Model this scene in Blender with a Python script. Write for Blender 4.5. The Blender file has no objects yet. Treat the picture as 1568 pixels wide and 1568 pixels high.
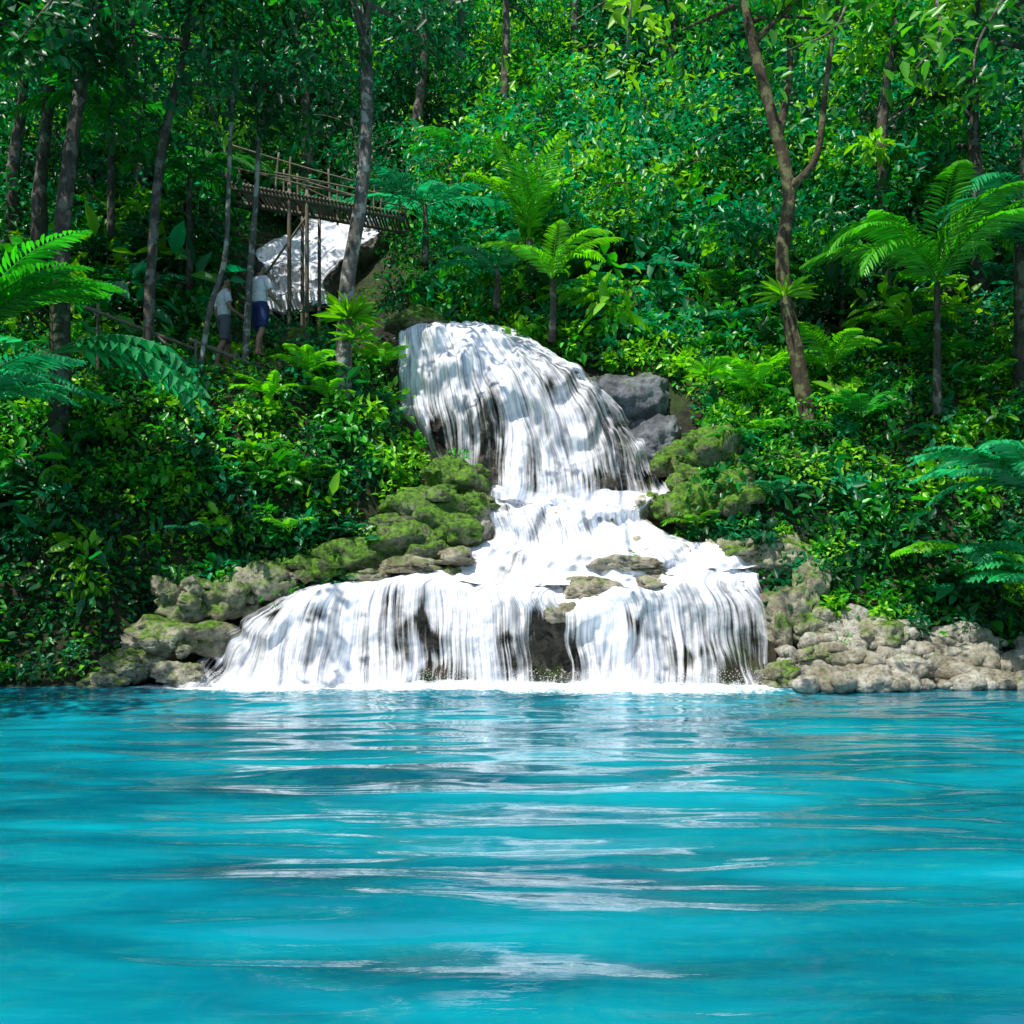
import bpy, math, numpy as np, bmesh
from mathutils import Vector
rng=np.random.default_rng(7)
F=1525.0; CAMH=1.5
def pt(a,b,y):            # image pixel column / row, unprojected at a chosen depth y -> metres
    return np.array([(a-784)*y/F, y, CAMH+(892-b)*y/F])
# ---------------- noise
def _h(ix,iy,iz):
    h=(ix.astype(np.uint32)*np.uint32(374761393)+iy.astype(np.uint32)*np.uint32(668265263)+iz.astype(np.uint32)*np.uint32(2147483647-58))
    h=(h^(h>>np.uint32(13)))*np.uint32(1274126177); h=h^(h>>np.uint32(16))
    h=h*np.uint32(2246822519); h=h^(h>>np.uint32(15))
    return h.astype(np.float64)/4294967295.0
def vn(p):
    p=np.asarray(p,float)+1000.0
    i=np.floor(p).astype(np.int64); f=p-i; f=f*f*(3-2*f)
    r=0
    for dx in (0,1):
        for dy in (0,1):
            for dz in (0,1):
                w=(f[:,0] if dx else 1-f[:,0])*(f[:,1] if dy else 1-f[:,1])*(f[:,2] if dz else 1-f[:,2])
                r=r+w*_h(i[:,0]+dx,i[:,1]+dy,i[:,2]+dz)
    return r
def fbm(p,o=4,g=.5):
    p=np.asarray(p,float); a=1;s=0;t=0
    for k in range(o):
        s=s+a*vn(p+17.3*k); t+=a; a*=g; p=p*2.03
    return s/t-.5
def nrm(v): return v/np.maximum(np.linalg.norm(v,axis=-1,keepdims=True),1e-9)
# ---------------- mesh helpers
def link(o,parent=None):
    bpy.context.scene.collection.objects.link(o)
    if parent: o.parent=parent
    return o
def empty(name,loc=(0,0,0)):
    o=bpy.data.objects.new(name,None); o.empty_display_size=.3; link(o); o.location=loc
    return o
def mk(name,V,Fc,mat,parent=None,smooth=True,col=None,vec=None,fl=None):
    V=np.asarray(V,np.float32)
    me=bpy.data.meshes.new(name)
    Fc=np.asarray(Fc,np.int32); m,k=Fc.shape
    me.vertices.add(len(V)); me.vertices.foreach_set("co",V.ravel())
    me.loops.add(m*k); me.loops.foreach_set("vertex_index",Fc.ravel())
    me.polygons.add(m); me.polygons.foreach_set("loop_start",np.arange(m,dtype=np.int32)*k)
    me.update(calc_edges=True)
    if smooth: me.polygons.foreach_set("use_smooth",np.ones(len(me.polygons),bool))
    if col is not None:
        a=me.attributes.new("Col",'FLOAT_COLOR','POINT'); c=np.ones((len(V),4),np.float32); c[:,:3]=col; a.data.foreach_set("color",c.ravel())
    if vec is not None:
        a=me.attributes.new("flow",'FLOAT_VECTOR','POINT'); a.data.foreach_set("vector",np.asarray(vec,np.float32).ravel())
    if fl is not None:
        a=me.attributes.new("msk",'FLOAT','POINT'); a.data.foreach_set("value",np.asarray(fl,np.float32).ravel())
    me.materials.append(mat)
    me.validate()
    o=bpy.data.objects.new(name,me); link(o,parent)
    return o
def grid_faces(nr,nc):
    i=np.arange(nr-1)[:,None]*nc+np.arange(nc-1)[None,:]
    i=i.ravel(); return np.stack([i,i+1,i+1+nc,i+nc],1)
class Acc:
    def __init__(s): s.V=[];s.F=[];s.C=[];s.n=0
    def add(s,V,Fc,C):
        s.V.append(V); s.F.append(Fc+s.n); s.C.append(np.broadcast_to(C,(len(V),3))); s.n+=len(V)
    def build(s,name,mat,parent=None,smooth=True):
        return mk(name,np.concatenate(s.V),np.concatenate(s.F),mat,parent,smooth,col=np.concatenate(s.C))
def cat(P,n):
    P=np.asarray(P,float); k=len(P)
    Q=np.vstack([2*P[0]-P[1],P,2*P[-1]-P[-2]])
    t=np.linspace(0,k-1-1e-6,n); i=t.astype(int); f=(t-i)[:,None]
    a,b,c,d=Q[i],Q[i+1],Q[i+2],Q[i+3]
    return .5*(2*b+(c-a)*f+(2*a-5*b+4*c-d)*f**2+(3*b-a-3*c+d)*f**3)
def tube(path,rad,nseg=8,n=None,wob=0,cap=True):
    path=np.asarray(path,float); rad=np.asarray(rad,float)
    if n is None: n=len(path)
    if n!=len(path):
        rr=np.interp(np.linspace(0,1,n),np.linspace(0,1,len(rad)),rad); path=cat(path,n); rad=rr
    elif len(rad)!=n: rad=np.interp(np.linspace(0,1,n),np.linspace(0,1,len(rad)),rad)
    T=nrm(np.gradient(path,axis=0))
    ref=np.where(np.abs(T[:,2:3])>.9,np.array([[1.,0,0]]),np.array([[0,0,1.]]))
    ref=np.broadcast_to(ref[n//2],T.shape)
    A=nrm(np.cross(T,ref)); B=np.cross(T,A)
    th=np.linspace(0,2*np.pi,nseg,endpoint=False)
    R=rad[:,None]*np.ones(nseg)
    V=path[:,None,:]+R[:,:,None]*(np.cos(th)[None,:,None]*A[:,None,:]+np.sin(th)[None,:,None]*B[:,None,:])
    V=V.reshape(-1,3)
    if wob: V=V+(V-np.repeat(path,nseg,0))*(fbm(V*3,3)*wob)[:,None]
    i=np.arange(n-1)[:,None]*nseg; j=np.arange(nseg)[None,:]; j2=(j+1)%nseg
    Fc=np.stack([i+j,i+j2,i+nseg+j2,i+nseg+j],-1).reshape(-1,4)
    if cap:
        V=np.vstack([V,path[0],path[-1]]); c0=n*nseg;c1=c0+1
        j=np.arange(0,nseg,2)
        Fc=np.vstack([Fc,np.stack([np.full(len(j),c0),(j+2)%nseg,(j+1)%nseg,j],1),
             np.stack([np.full(len(j),c1),(n-1)*nseg+j,(n-1)*nseg+(j+1)%nseg,(n-1)*nseg+(j+2)%nseg],1)])
    return V,Fc
def ell(c,r,nu=16,nv=10):
    c=np.array(c,float);r=np.array(r,float)
    th=np.linspace(0,2*np.pi,nu,endpoint=False); ph=np.linspace(0.02,np.pi-.02,nv)
    V=np.stack([np.outer(np.sin(ph),np.cos(th)),np.outer(np.sin(ph),np.sin(th)),np.outer(np.cos(ph),np.ones(nu))],-1).reshape(-1,3)*r+c
    i=np.arange(nv-1)[:,None]*nu; j=np.arange(nu)[None,:]; j2=(j+1)%nu
    Fc=np.stack([i+j,i+nu+j,i+nu+j2,i+j2],-1).reshape(-1,4)
    V=np.vstack([V,c+[0,0,r[2]],c-[0,0,r[2]]]); c0=nu*nv
    j=np.arange(0,nu,2)
    Fc=np.vstack([Fc,np.stack([np.full(len(j),c0),j,(j+1)%nu,(j+2)%nu],1),
        np.stack([np.full(len(j),c0+1),(nv-1)*nu+(j+2)%nu,(nv-1)*nu+(j+1)%nu,(nv-1)*nu+j],1)])
    return V,Fc
# ---------------- materials
def newmat(name):
    m=bpy.data.materials.new(name); m.use_nodes=True; nt=m.node_tree; nt.nodes.clear()
    return m,nt,nt.nodes,nt.links
def N(nd,t,**k):
    n=nd.new(t)
    for a,v in k.items():
        if a in n.inputs.keys(): n.inputs[a].default_value=v
        else: setattr(n,a,v)
    return n
def ramp(nd,pts):
    r=nd.new('ShaderNodeValToRGB'); e=r.color_ramp.elements
    while len(e)<len(pts): e.new(.5)
    for i,(p,c) in enumerate(pts): e[i].position=p; e[i].color=(*c,1) if len(c)==3 else c
    return r
def leaf_mat(name,trans=.3,rough=.4):
    m,nt,nd,lk=newmat(name)
    a=N(nd,'ShaderNodeAttribute',attribute_name="Col")
    p=nd.new('ShaderNodeBsdfPrincipled'); p.inputs['Roughness'].default_value=rough
    p.inputs['Specular IOR Level'].default_value=.5
    t=nd.new('ShaderNodeBsdfTranslucent'); mx=nd.new('ShaderNodeMixShader'); mx.inputs[0].default_value=trans
    g=N(nd,'ShaderNodeHueSaturation',Saturation=1.1,Value=2.1); lk.new(a.outputs[0],g.inputs['Color'])
    lk.new(a.outputs[0],p.inputs['Base Color']); lk.new(g.outputs[0],t.inputs[0])
    o=nd.new('ShaderNodeOutputMaterial'); lk.new(p.outputs[0],mx.inputs[1]); lk.new(t.outputs[0],mx.inputs[2]); lk.new(mx.outputs[0],o.inputs[0])
    return m
LEAF=leaf_mat("leaf",.32,.36)
FROND=leaf_mat("frond",.35,.36)
def rock_mat(name,c1,c2,moss=.5,scale=1.5,wet=.5,mc=((.02,.06,.006),(.17,.35,.015))):
    m,nt,nd,lk=newmat(name)
    tc=nd.new('ShaderNodeTexCoord'); n1=N(nd,'ShaderNodeTexNoise',Scale=scale,Detail=8,Roughness=.65)
    n2=N(nd,'ShaderNodeTexNoise',Scale=scale*7,Detail=7,Roughness=.72); n3=N(nd,'ShaderNodeTexNoise',Scale=scale*1.3,Detail=8,Roughness=.75)
    for n in(n1,n2,n3): lk.new(tc.outputs['Object'],n.inputs['Vector'])
    r=ramp(nd,[(.38,c1),(.6,c2)]); lk.new(n1.outputs[0],r.inputs[0])
    r2=ramp(nd,[(.34,(.2,.18,.15)),(.54,(1,1,1))]); lk.new(n2.outputs[0],r2.inputs[0])
    mu=N(nd,'ShaderNodeMixRGB',blend_type='MULTIPLY'); mu.inputs[0].default_value=.85; lk.new(r.outputs[0],mu.inputs[1]); lk.new(r2.outputs[0],mu.inputs[2])
    ge=nd.new('ShaderNodeNewGeometry'); sx=nd.new('ShaderNodeSeparateXYZ'); lk.new(ge.outputs['Normal'],sx.inputs[0])
    ad=N(nd,'ShaderNodeMath',operation='MULTIPLY_ADD'); lk.new(n3.outputs[0],ad.inputs[0]); ad.inputs[1].default_value=6; ad.inputs[2].default_value=-3.8+moss*2
    a2=N(nd,'ShaderNodeMath',operation='MULTIPLY_ADD',use_clamp=True); lk.new(sx.outputs[2],a2.inputs[0]); a2.inputs[1].default_value=.9; lk.new(ad.outputs[0],a2.inputs[2])
    mr=ramp(nd,[(.38,mc[0]),(.62,mc[1])]); lk.new(n2.outputs[0],mr.inputs[0])
    mm=nd.new('ShaderNodeMixRGB'); lk.new(a2.outputs[0],mm.inputs[0]); lk.new(mu.outputs[0],mm.inputs[1]); lk.new(mr.outputs[0],mm.inputs[2])
    p=N(nd,'ShaderNodeBsdfPrincipled',Roughness=wet); lk.new(mm.outputs[0],p.inputs['Base Color'])
    b=N(nd,'ShaderNodeBump',Strength=1,Distance=.07); lk.new(n2.outputs[0],b.inputs['Height']); lk.new(b.outputs[0],p.inputs['Normal'])
    o=nd.new('ShaderNodeOutputMaterial'); lk.new(p.outputs[0],o.inputs[0]); return m
ROCK=rock_mat("tufa_rock",(.3,.26,.17),(.66,.61,.48),.05)
ROCKM=rock_mat("mossy_rock",(.27,.24,.15),(.66,.61,.46),.4)
ROCKMM=rock_mat("very_mossy_rock",(.15,.14,.08),(.46,.42,.29),.8,1.5,.7,((.012,.045,.004),(.16,.37,.012)))
ROCKW=rock_mat("wet_rock",(.03,.032,.03),(.2,.18,.14),.0,1.5,.3)
ROCKG=rock_mat("grey_rock",(.07,.08,.09),(.26,.28,.31),.0,1.2,.4)
STONE=rock_mat("pale_stone",(.36,.32,.22),(.7,.67,.58),-.1,2)
SOIL=rock_mat("soil",(.012,.011,.007),(.05,.04,.02),.3,1.2,.9,((.01,.03,.006),(.05,.1,.01)))
def bark_mat(name,c1,c2,c3):
    m,nt,nd,lk=newmat(name); tc=nd.new('ShaderNodeTexCoord')
    mp=N(nd,'ShaderNodeMapping'); mp.inputs['Scale'].default_value=(1,1,.35); lk.new(tc.outputs['Object'],mp.inputs[0])
    n1=N(nd,'ShaderNodeTexNoise',Scale=14,Detail=8,Roughness=.7); lk.new(mp.outputs[0],n1.inputs[0])
    n2=N(nd,'ShaderNodeTexNoise',Scale=4.5,Detail=5,Roughness=.6); lk.new(tc.outputs['Object'],n2.inputs[0])
    r=ramp(nd,[(.35,c1),(.65,c2)]); lk.new(n1.outputs[0],r.inputs[0])
    r2=ramp(nd,[(.52,(0,0,0)),(.58,(1,1,1))]); lk.new(n2.outputs[0],r2.inputs[0])
    mx=nd.new('ShaderNodeMixRGB'); lk.new(r2.outputs[0],mx.inputs[0]); lk.new(r.outputs[0],mx.inputs[1]); mx.inputs[2].default_value=(*c3,1)
    p=N(nd,'ShaderNodeBsdfPrincipled',Roughness=.85); lk.new(mx.outputs[0],p.inputs['Base Color'])
    b=N(nd,'ShaderNodeBump',Strength=.9,Distance=.03); lk.new(n1.outputs[0],b.inputs['Height']); lk.new(b.outputs[0],p.inputs['Normal'])
    o=nd.new('ShaderNodeOutputMaterial'); lk.new(p.outputs[0],o.inputs[0]); return m
BARK=bark_mat("bark",(.03,.025,.02),(.11,.09,.07),(.18,.17,.14))
BARKP=bark_mat("pale_bark",(.05,.047,.04),(.18,.165,.14),(.38,.37,.33))
BARKB=bark_mat("brown_bark",(.025,.018,.01),(.10,.07,.04),(.17,.16,.07))
BAMBOO=bark_mat("bamboo",(.1,.085,.06),(.24,.21,.15),(.2,.18,.14))
def plain(name,c,r=.7):
    m,nt,nd,lk=newmat(name); tc=nd.new('ShaderNodeTexCoord'); n=N(nd,'ShaderNodeTexNoise',Scale=18,Detail=4); lk.new(tc.outputs['Object'],n.inputs[0])
    rr=ramp(nd,[(.3,tuple(x*.8 for x in c)),(.7,c)]); lk.new(n.outputs[0],rr.inputs[0])
    p=N(nd,'ShaderNodeBsdfPrincipled',Roughness=r); lk.new(rr.outputs[0],p.inputs['Base Color'])
    o=nd.new('ShaderNodeOutputMaterial'); lk.new(p.outputs[0],o.inputs[0]); return m
def fall_mat():
    m,nt,nd,lk=newmat("falling_water")
    a=N(nd,'ShaderNodeAttribute',attribute_name="flow"); s=nd.new('ShaderNodeSeparateXYZ'); lk.new(a.outputs['Vector'],s.inputs[0])
    def ns(su,sv,off,det,dist=0):
        c=nd.new('ShaderNodeCombineXYZ')
        for k,(o,sc) in enumerate(((0,su),(1,sv))):
            q=N(nd,'ShaderNodeMath',operation='MULTIPLY'); q.inputs[1].default_value=sc; lk.new(s.outputs[o],q.inputs[0]); lk.new(q.outputs[0],c.inputs[k])
        c.inputs[2].default_value=off
        n=N(nd,'ShaderNodeTexNoise',Scale=1,Detail=det,Roughness=.6,Distortion=dist); lk.new(c.outputs[0],n.inputs[0]); return n
    n1=ns(4.2,.3,1,4,.15); n2=ns(22,.6,5,4,.12); n3=ns(9,4,9,6,.5)
    ad=N(nd,'ShaderNodeMath',operation='MULTIPLY_ADD'); lk.new(n2.outputs[0],ad.inputs[0]); ad.inputs[1].default_value=.7
    q=N(nd,'ShaderNodeMath',operation='MULTIPLY_ADD'); q.inputs[1].default_value=1.0; lk.new(n1.outputs[0],q.inputs[0])
    q3=N(nd,'ShaderNodeMath',operation='MULTIPLY'); q3.inputs[1].default_value=.2; lk.new(n3.outputs[0],q3.inputs[0]); lk.new(q3.outputs[0],q.inputs[2]); lk.new(q.outputs[0],ad.inputs[2])
    al=N(nd,'ShaderNodeMath',operation='MULTIPLY_ADD'); lk.new(ad.outputs[0],al.inputs[0]); al.inputs[1].default_value=2.7; al.inputs[2].default_value=-2.56
    al2=N(nd,'ShaderNodeMath',operation='ADD',use_clamp=True); lk.new(al.outputs[0],al2.inputs[0]); lk.new(s.outputs[2],al2.inputs[1])
    cr=ramp(nd,[(.32,(.62,.71,.95)),(.54,(.95,.95,.98))]); lk.new(n2.outputs[0],cr.inputs[0])
    p=N(nd,'ShaderNodeBsdfPrincipled',Roughness=.5); lk.new(cr.outputs[0],p.inputs['Base Color'])
    b=N(nd,'ShaderNodeBump',Strength=.25,Distance=.04); lk.new(ad.outputs[0],b.inputs['Height']); lk.new(b.outputs[0],p.inputs['Normal'])
    tr=nd.new('ShaderNodeBsdfTransparent'); m2=nd.new('ShaderNodeMixShader'); lk.new(al2.outputs[0],m2.inputs[0]); lk.new(tr.outputs[0],m2.inputs[1]); lk.new(p.outputs[0],m2.inputs[2])
    o=nd.new('ShaderNodeOutputMaterial'); lk.new(m2.outputs[0],o.inputs[0]); return m
FALL=fall_mat()
def pool_mat():
    m,nt,nd,lk=newmat("turquoise_water")
    tc=nd.new('ShaderNodeTexCoord'); a=N(nd,'ShaderNodeAttribute',attribute_name="msk")
    mp=N(nd,'ShaderNodeMapping'); mp.inputs['Scale'].default_value=(.7,2.8,1); lk.new(tc.outputs['Object'],mp.inputs[0])
    n1=N(nd,'ShaderNodeTexNoise',Scale=3.5,Detail=5,Roughness=.5,Distortion=.4); lk.new(mp.outputs[0],n1.inputs[0])
    n2=N(nd,'ShaderNodeTexNoise',Scale=.4,Detail=5,Roughness=.6); lk.new(mp.outputs[0],n2.inputs[0])
    r=ramp(nd,[(.34,(.001,.095,.155)),(.66,(.002,.34,.44))]); lk.new(n2.outputs[0],r.inputs[0])
    n3=N(nd,'ShaderNodeTexNoise',Scale=9,Detail=6,Roughness=.7); lk.new(tc.outputs['Object'],n3.inputs[0])
    f=N(nd,'ShaderNodeMath',operation='MULTIPLY_ADD',use_clamp=True); lk.new(n3.outputs[0],f.inputs[0]); f.inputs[1].default_value=4
    f0=N(nd,'ShaderNodeMath',operation='MULTIPLY_ADD'); lk.new(a.outputs['Fac'],f0.inputs[0]); f0.inputs[1].default_value=3.6; f0.inputs[2].default_value=-3.0; lk.new(f0.outputs[0],f.inputs[2])
    mx=nd.new('ShaderNodeMixRGB'); lk.new(f.outputs[0],mx.inputs[0]); lk.new(r.outputs[0],mx.inputs[1]); mx.inputs[2].default_value=(.88,.94,.96,1)
    p=N(nd,'ShaderNodeBsdfPrincipled',Roughness=.06,IOR=2.0); lk.new(mx.outputs[0],p.inputs['Base Color'])
    rr=N(nd,'ShaderNodeMath',operation='MULTIPLY_ADD'); lk.new(f.outputs[0],rr.inputs[0]); rr.inputs[1].default_value=.5; rr.inputs[2].default_value=.02; lk.new(rr.outputs[0],p.inputs['Roughness'])
    b=N(nd,'ShaderNodeBump',Strength=.12,Distance=.03); lk.new(n1.outputs[0],b.inputs['Height']); lk.new(b.outputs[0],p.inputs['Normal'])
    o=nd.new('ShaderNodeOutputMaterial'); lk.new(p.outputs[0],o.inputs[0]); return m
POOL=pool_mat()
# ---------------- terrain
C=[]
for x in(-13,-8,-3,3,8,12):
    for y in(-14,-6,2,8): C.append((x,y,-1.6))
for x in(-10,-7.5,-4,0,4,7,10): C.append((x,12.8,-1.3))
for x in(-20,-17): 
    for y in(-15,0,10): C.append((x,y,3 if x>-19 else 8))
for x in(17,20):
    for y in(-15,0,10): C.append((x,y,3 if x<19 else 8))
C+=[(0,-22,3),(-12,-22,3),(12,-22,3),(0,-60,8),(-60,-60,10),(60,-60,10),(-60,0,22),(60,0,22),(-300,-300,30),(300,-300,30),(-300,300,90),(300,300,90),(0,300,90),(0,-300,30)]
def c(a,b,y,dz=0):
    p=pt(a,b,y); C.append((p[0],p[1],p[2]+dz))
for a in(-350,-100,0,100): C.append(((a-784)*14.1/F,14.1,0.0))
C+=[(-5.3,14.3,-.35),(-4.6,14.8,.1),(-5.2,15,.5)]
for a in(-300,-50,80,160): c(a,880,15.1)
for a in(-300,-50,80,200,300): c(a,700,16.0)
for a in(-300,-50,100,250,400): c(a,600,16.9)
c(420,960,15.4);c(300,900,15.6);c(430,820,15.9);c(430,700,16.4);c(560,880,15.9);c(560,740,16.4);c(560,640,17.0)
c(670,880,16.1,-.2);c(690,790,16.8,-.2);c(640,740,17.2,-.3);c(590,640,17.8)
for a in(-50,150,300,400,480): c(a,562,18.0)
c(560,560,18.6,-.1);c(560,540,20.3,-.6)
for x in(-9,-7): C+= [(x,20,6.6),(x,23,9.2)]
C+=[(-5.5,20,5.9),(-3.8,20,5.6),(-5,22,6.9),(-3.5,22,7.1),(-7.2,24,10.3),(-5.3,23.8,7.3),(-4,23.8,7.4),(-4.5,25.3,9.2),(-4.5,27,10.4),(-2.3,24.5,9.8),(-2.5,22,7.6)]
C+=[(-4.5,14.2,-.4),(-2,14.5,-.3),(0,14.5,-.3),(2,14.5,-.3),(3.6,14.4,-.2),(-2.5,15.6,.5),(0,15.8,.8),(2,15.8,.8),(1,16.8,1.4),(0,17.8,2.2),(1.5,17.8,2.2),(-1.3,18.2,3.8),(-.5,19,5.1),(1,18.8,4.0),(2.2,18.4,3.4),(-1.2,20.5,5.9),(-1.8,22,6.8)]
c(1060,620,18.4);c(1150,580,18.6);c(1250,620,18);c(1040,700,17.7,-.1);c(1020,780,17.1,-.2);c(1140,690,17.1);c(1140,840,16,-.2);c(1220,830,16);c(1230,960,15.1,-.1);c(1300,900,15.5)
C+=[(4.7,14.1,.02),(6.5,14.1,.03),(8.5,14.1,.03),(12,13.5,.1)]
for a in(1400,1550,1750): c(a,1000,14.9);c(a,930,15.7);c(a,790,16.6);c(a,650,17.6);c(a,560,18.8)
c(900,540,19.6);c(1000,560,19.2);c(1100,520,20.5);c(1300,500,21)
for y,z in((22.5,8.6),(26,12.3),(30,16.6),(35,21.5),(42,27)):
    for x in(-16,-11,1.5,5.5,10,16): C.append((x,y,z))
for y,z in((29,13.5),(32,18),(36,22.5),(42,27)):
    for x in(-7,-3): C.append((x,y,z))
for x in(-50,-20,0,20,50): C.append((x,60,38))
for x in(-28,28): C+=[(x,15,14),(x,30,24)]
C=np.array(C)
Dm=np.linalg.norm(C[:,None,:2]-C[None,:,:2],axis=-1)
A=np.zeros((len(C)+1,len(C)+1)); A[:-1,:-1]=Dm; A[:-1,-1]=1;A[-1,:-1]=1; A[np.arange(len(C)),np.arange(len(C))]-=.02
W=np.linalg.solve(A,np.append(C[:,2],0))
def H(x,y,noise=True):
    x=np.atleast_1d(np.asarray(x,float)); y=np.atleast_1d(np.asarray(y,float))
    out=np.empty(len(x))
    for s in range(0,len(x),20000):
        e=slice(s,s+20000)
        r=np.hypot(x[e,None]-C[None,:,0],y[e,None]-C[None,:,1]); out[e]=r@W[:-1]+W[-1]
    if noise:
        p=np.stack([x,y,np.zeros_like(x)],1)
        out=out+(fbm(p*.9,4)*.7)*np.clip((out+.3)/1.2,0,1)
    return out
def axis(lo,hi,st,far):
    a=np.arange(lo,hi+1e-6,st); k=[];d=st
    x=hi
    while x<far: d*=1.22; x+=d; k.append(x)
    k2=[];d=st;x=lo
    while x>-far: d*=1.22; x-=d; k2.append(x)
    return np.array(k2[::-1]+list(a)+k)
gx=axis(-15,15,.13,330); gy=axis(12.5,34,.13,330)
X,Y=np.meshgrid(gx,gy); Z=H(X.ravel(),Y.ravel())
ground=mk("ground",np.stack([X.ravel(),Y.ravel(),Z],1),grid_faces(len(gy),len(gx)),SOIL)
GZ=Z.reshape(len(gy),len(gx))
def ground_z(x,y):  return float(H([x],[y])[0])
def sample(n,x0,x1,y0,y1):
    ix=np.where((gx>=x0)&(gx<x1))[0][:-1]; iy=np.where((gy>=y0)&(gy<y1))[0][:-1]
    I,J=np.meshgrid(iy,ix,indexing='ij'); I=I.ravel();J=J.ravel()
    a=np.stack([gx[J],gy[I],GZ[I,J]],1);b=np.stack([gx[J+1],gy[I],GZ[I,J+1]],1);d=np.stack([gx[J],gy[I+1],GZ[I+1,J]],1)
    nn=np.cross(b-a,d-a); ar=np.linalg.norm(nn,axis=1); k=rng.choice(len(I),n,p=ar/ar.sum())
    u=rng.random((n,1));v=rng.random((n,1))
    return a[k]+(b-a)[k]*u+(d-a)[k]*v, nn[k]/ar[k][:,None]
yy=[13.9,14.3,15,15.5,15.8,16.2,16.6,17,17.5,18,18.5,19,19.6,20.5,22]
xl=[-5.4,-5.2,-4.2,-2.9,-1.5,-1.4,-1.2,-1.1,-1.55,-2.15,-2.3,-2.3,-2.2,-2,-2]
xr=[4.6,4.4,4.0,3.9,3.8,3.5,2.7,2.8,3.1,3.3,3.4,3.0,.8,-.8,-1.5]
def inside_falls(P,m=0):
    l=np.interp(P[:,1],yy,xl)-m; r=np.interp(P[:,1],yy,xr)+m
    return (P[:,0]>l)&(P[:,0]<r)&(P[:,1]<21.5)
def proj(P): return 784+P[:,0]*F/P[:,1], 892-(P[:,2]-CAMH)*F/P[:,1]
# ---------------- leaves
def leaves(acc,P,D,Nn,L,Wd,col,fold=.18,droop=.15):
    D=nrm(D); S=nrm(np.cross(D,Nn)); Nn=np.cross(S,D)
    L=np.broadcast_to(L,(len(P),))[:,None]; Wd=np.broadcast_to(Wd,(len(P),))[:,None]
    up=Nn*fold*Wd
    v=[P, P+D*L*.33+S*Wd*.5+up, P+D*L*.7+S*Wd*.36+up*.7-Nn*droop*L*.4, P+D*L-Nn*droop*L, P+D*L*.7-S*Wd*.36+up*.7-Nn*droop*L*.4, P+D*L*.33-S*Wd*.5+up]
    V=np.stack(v,1).reshape(-1,3)
    b=np.arange(len(P))[:,None]*6
    Fc=np.vstack([b+np.array([[0,1,2,3]]),b+np.array([[0,3,4,5]])])
    acc.add(V,Fc,np.repeat(np.broadcast_to(col,(len(P),3)),6,0))
def clumps(acc,Cc,R,k,L,col,flat=.8,wr=.45,var=.35):
    n=len(Cc); idx=np.repeat(np.arange(n),k); m=len(idx)
    d=nrm(rng.normal(size=(m,3))+np.array([0,-.25,.35]))
    lump=.7+.6*vn(d*1.7+idx[:,None]*3.7)
    rad=R[idx]*rng.random(m)**.4*lump
    P=Cc[idx]+d*rad[:,None]*np.array([1,1,flat])
    D=nrm(d*.7+rng.normal(size=(m,3))*.6+np.array([0,0,-.25]))
    Nn=nrm(d*.6+np.array([0,-.1,.9])+rng.normal(size=(m,3))*.45)
    LL=(L[idx] if np.ndim(L) else L)*rng.uniform(.6,1.3,m)
    cc=col[idx]*(1-var/2+var*rng.random((m,1)))*(1+.35*rng.normal(size=(m,1)).clip(-1,1.7))
    ok=P[:,2]>.06
    P,D,Nn,LL,cc=P[ok],D[ok],Nn[ok],LL[ok],cc[ok]
    leaves(acc,P,D,Nn,LL,LL*wr,np.clip(cc,.002,.7))
PAL=np.array([[.008,.08,.02],[.018,.18,.03],[.011,.14,.05],[.055,.33,.03],[.19,.5,.02],[.025,.28,.11],[.28,.22,.21]])
def pick(n,w):
    w=np.array(list(w)+[0]*(7-len(w)),float); return PAL[rng.choice(7,n,p=w/w.sum())]
def keep_out(P,big):
    g=.25 if big else 0
    k=inside_falls(P,.12 if big else 0)
    k|=(P[:,0]>4.2-g)&(P[:,1]<15.05+g)
    k|=(P[:,0]>-5.6-g)&(P[:,0]<-3.0)&(P[:,2]<.95+g)&(P[:,1]<15.8)
    k|=(P[:,0]>-2.5)&(P[:,0]<-.4)&(P[:,2]<2.85)&(P[:,1]>15.6)&(P[:,1]<17)      # mossy outcrop
    k|=(np.abs(P[:,1]-(17.9 if big else 18))<(.7 if big else .45))&(P[:,0]<-3.6)&(P[:,0]>-6)
    return k
acc=Acc()
P,Nn=sample(46000,-14,13,13.9,19.8)
m=~keep_out(P,False)&(P[:,2]>.08); P=P[m];Nn=Nn[m]
n=len(P); hh=np.clip((P[:,2]-1.5)/3.5,0,1)
w=(vn(P*1.1)+.35*hh-.1*(P[:,0]<-6.5)>.58)  # lighter leaf colours imitate sunlight on bank tops; far left darkened as shade
col=np.where(w[:,None],pick(n,[1,2,1,4,4,1]),pick(n,[3,4,2,1,.3,1]))
D=nrm(Nn*.5+rng.normal(size=(n,3))*.7+np.array([0,-.2,-.2])); NL=nrm(Nn*.8+np.array([0,0,.6])+rng.normal(size=(n,3))*.4)
L=rng.uniform(.08,.17,n)
leaves(acc,P+Nn*rng.uniform(0,.12,(n,1)),D,NL,L,L*.55,col*rng.uniform(.6,1.4,(n,1)))
P,Nn=sample(1500,-14,13,14.0,19.8)
m=~keep_out(P,True)&(P[:,2]>.15); P=P[m];Nn=Nn[m];n=len(P); hh=np.clip((P[:,2]-1.5)/3.5,0,1)
patch=vn(P*.8+5)+.45*hh-.1*(P[:,0]<-6.5)  # clump colour carries sunlight on bank tops and shade at far left
col=np.where((patch>.66)[:,None],pick(n,[.3,1,1,4,6,1]),np.where((patch>.45)[:,None],pick(n,[2,4,2,3,.8,1]),pick(n,[4,3,3,.6,.1,1])))
R=rng.uniform(.14,.42,n)
clumps(acc,P+Nn*R[:,None]*.4,R,48,rng.uniform(.06,.2,n),col,wr=.55)
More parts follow.
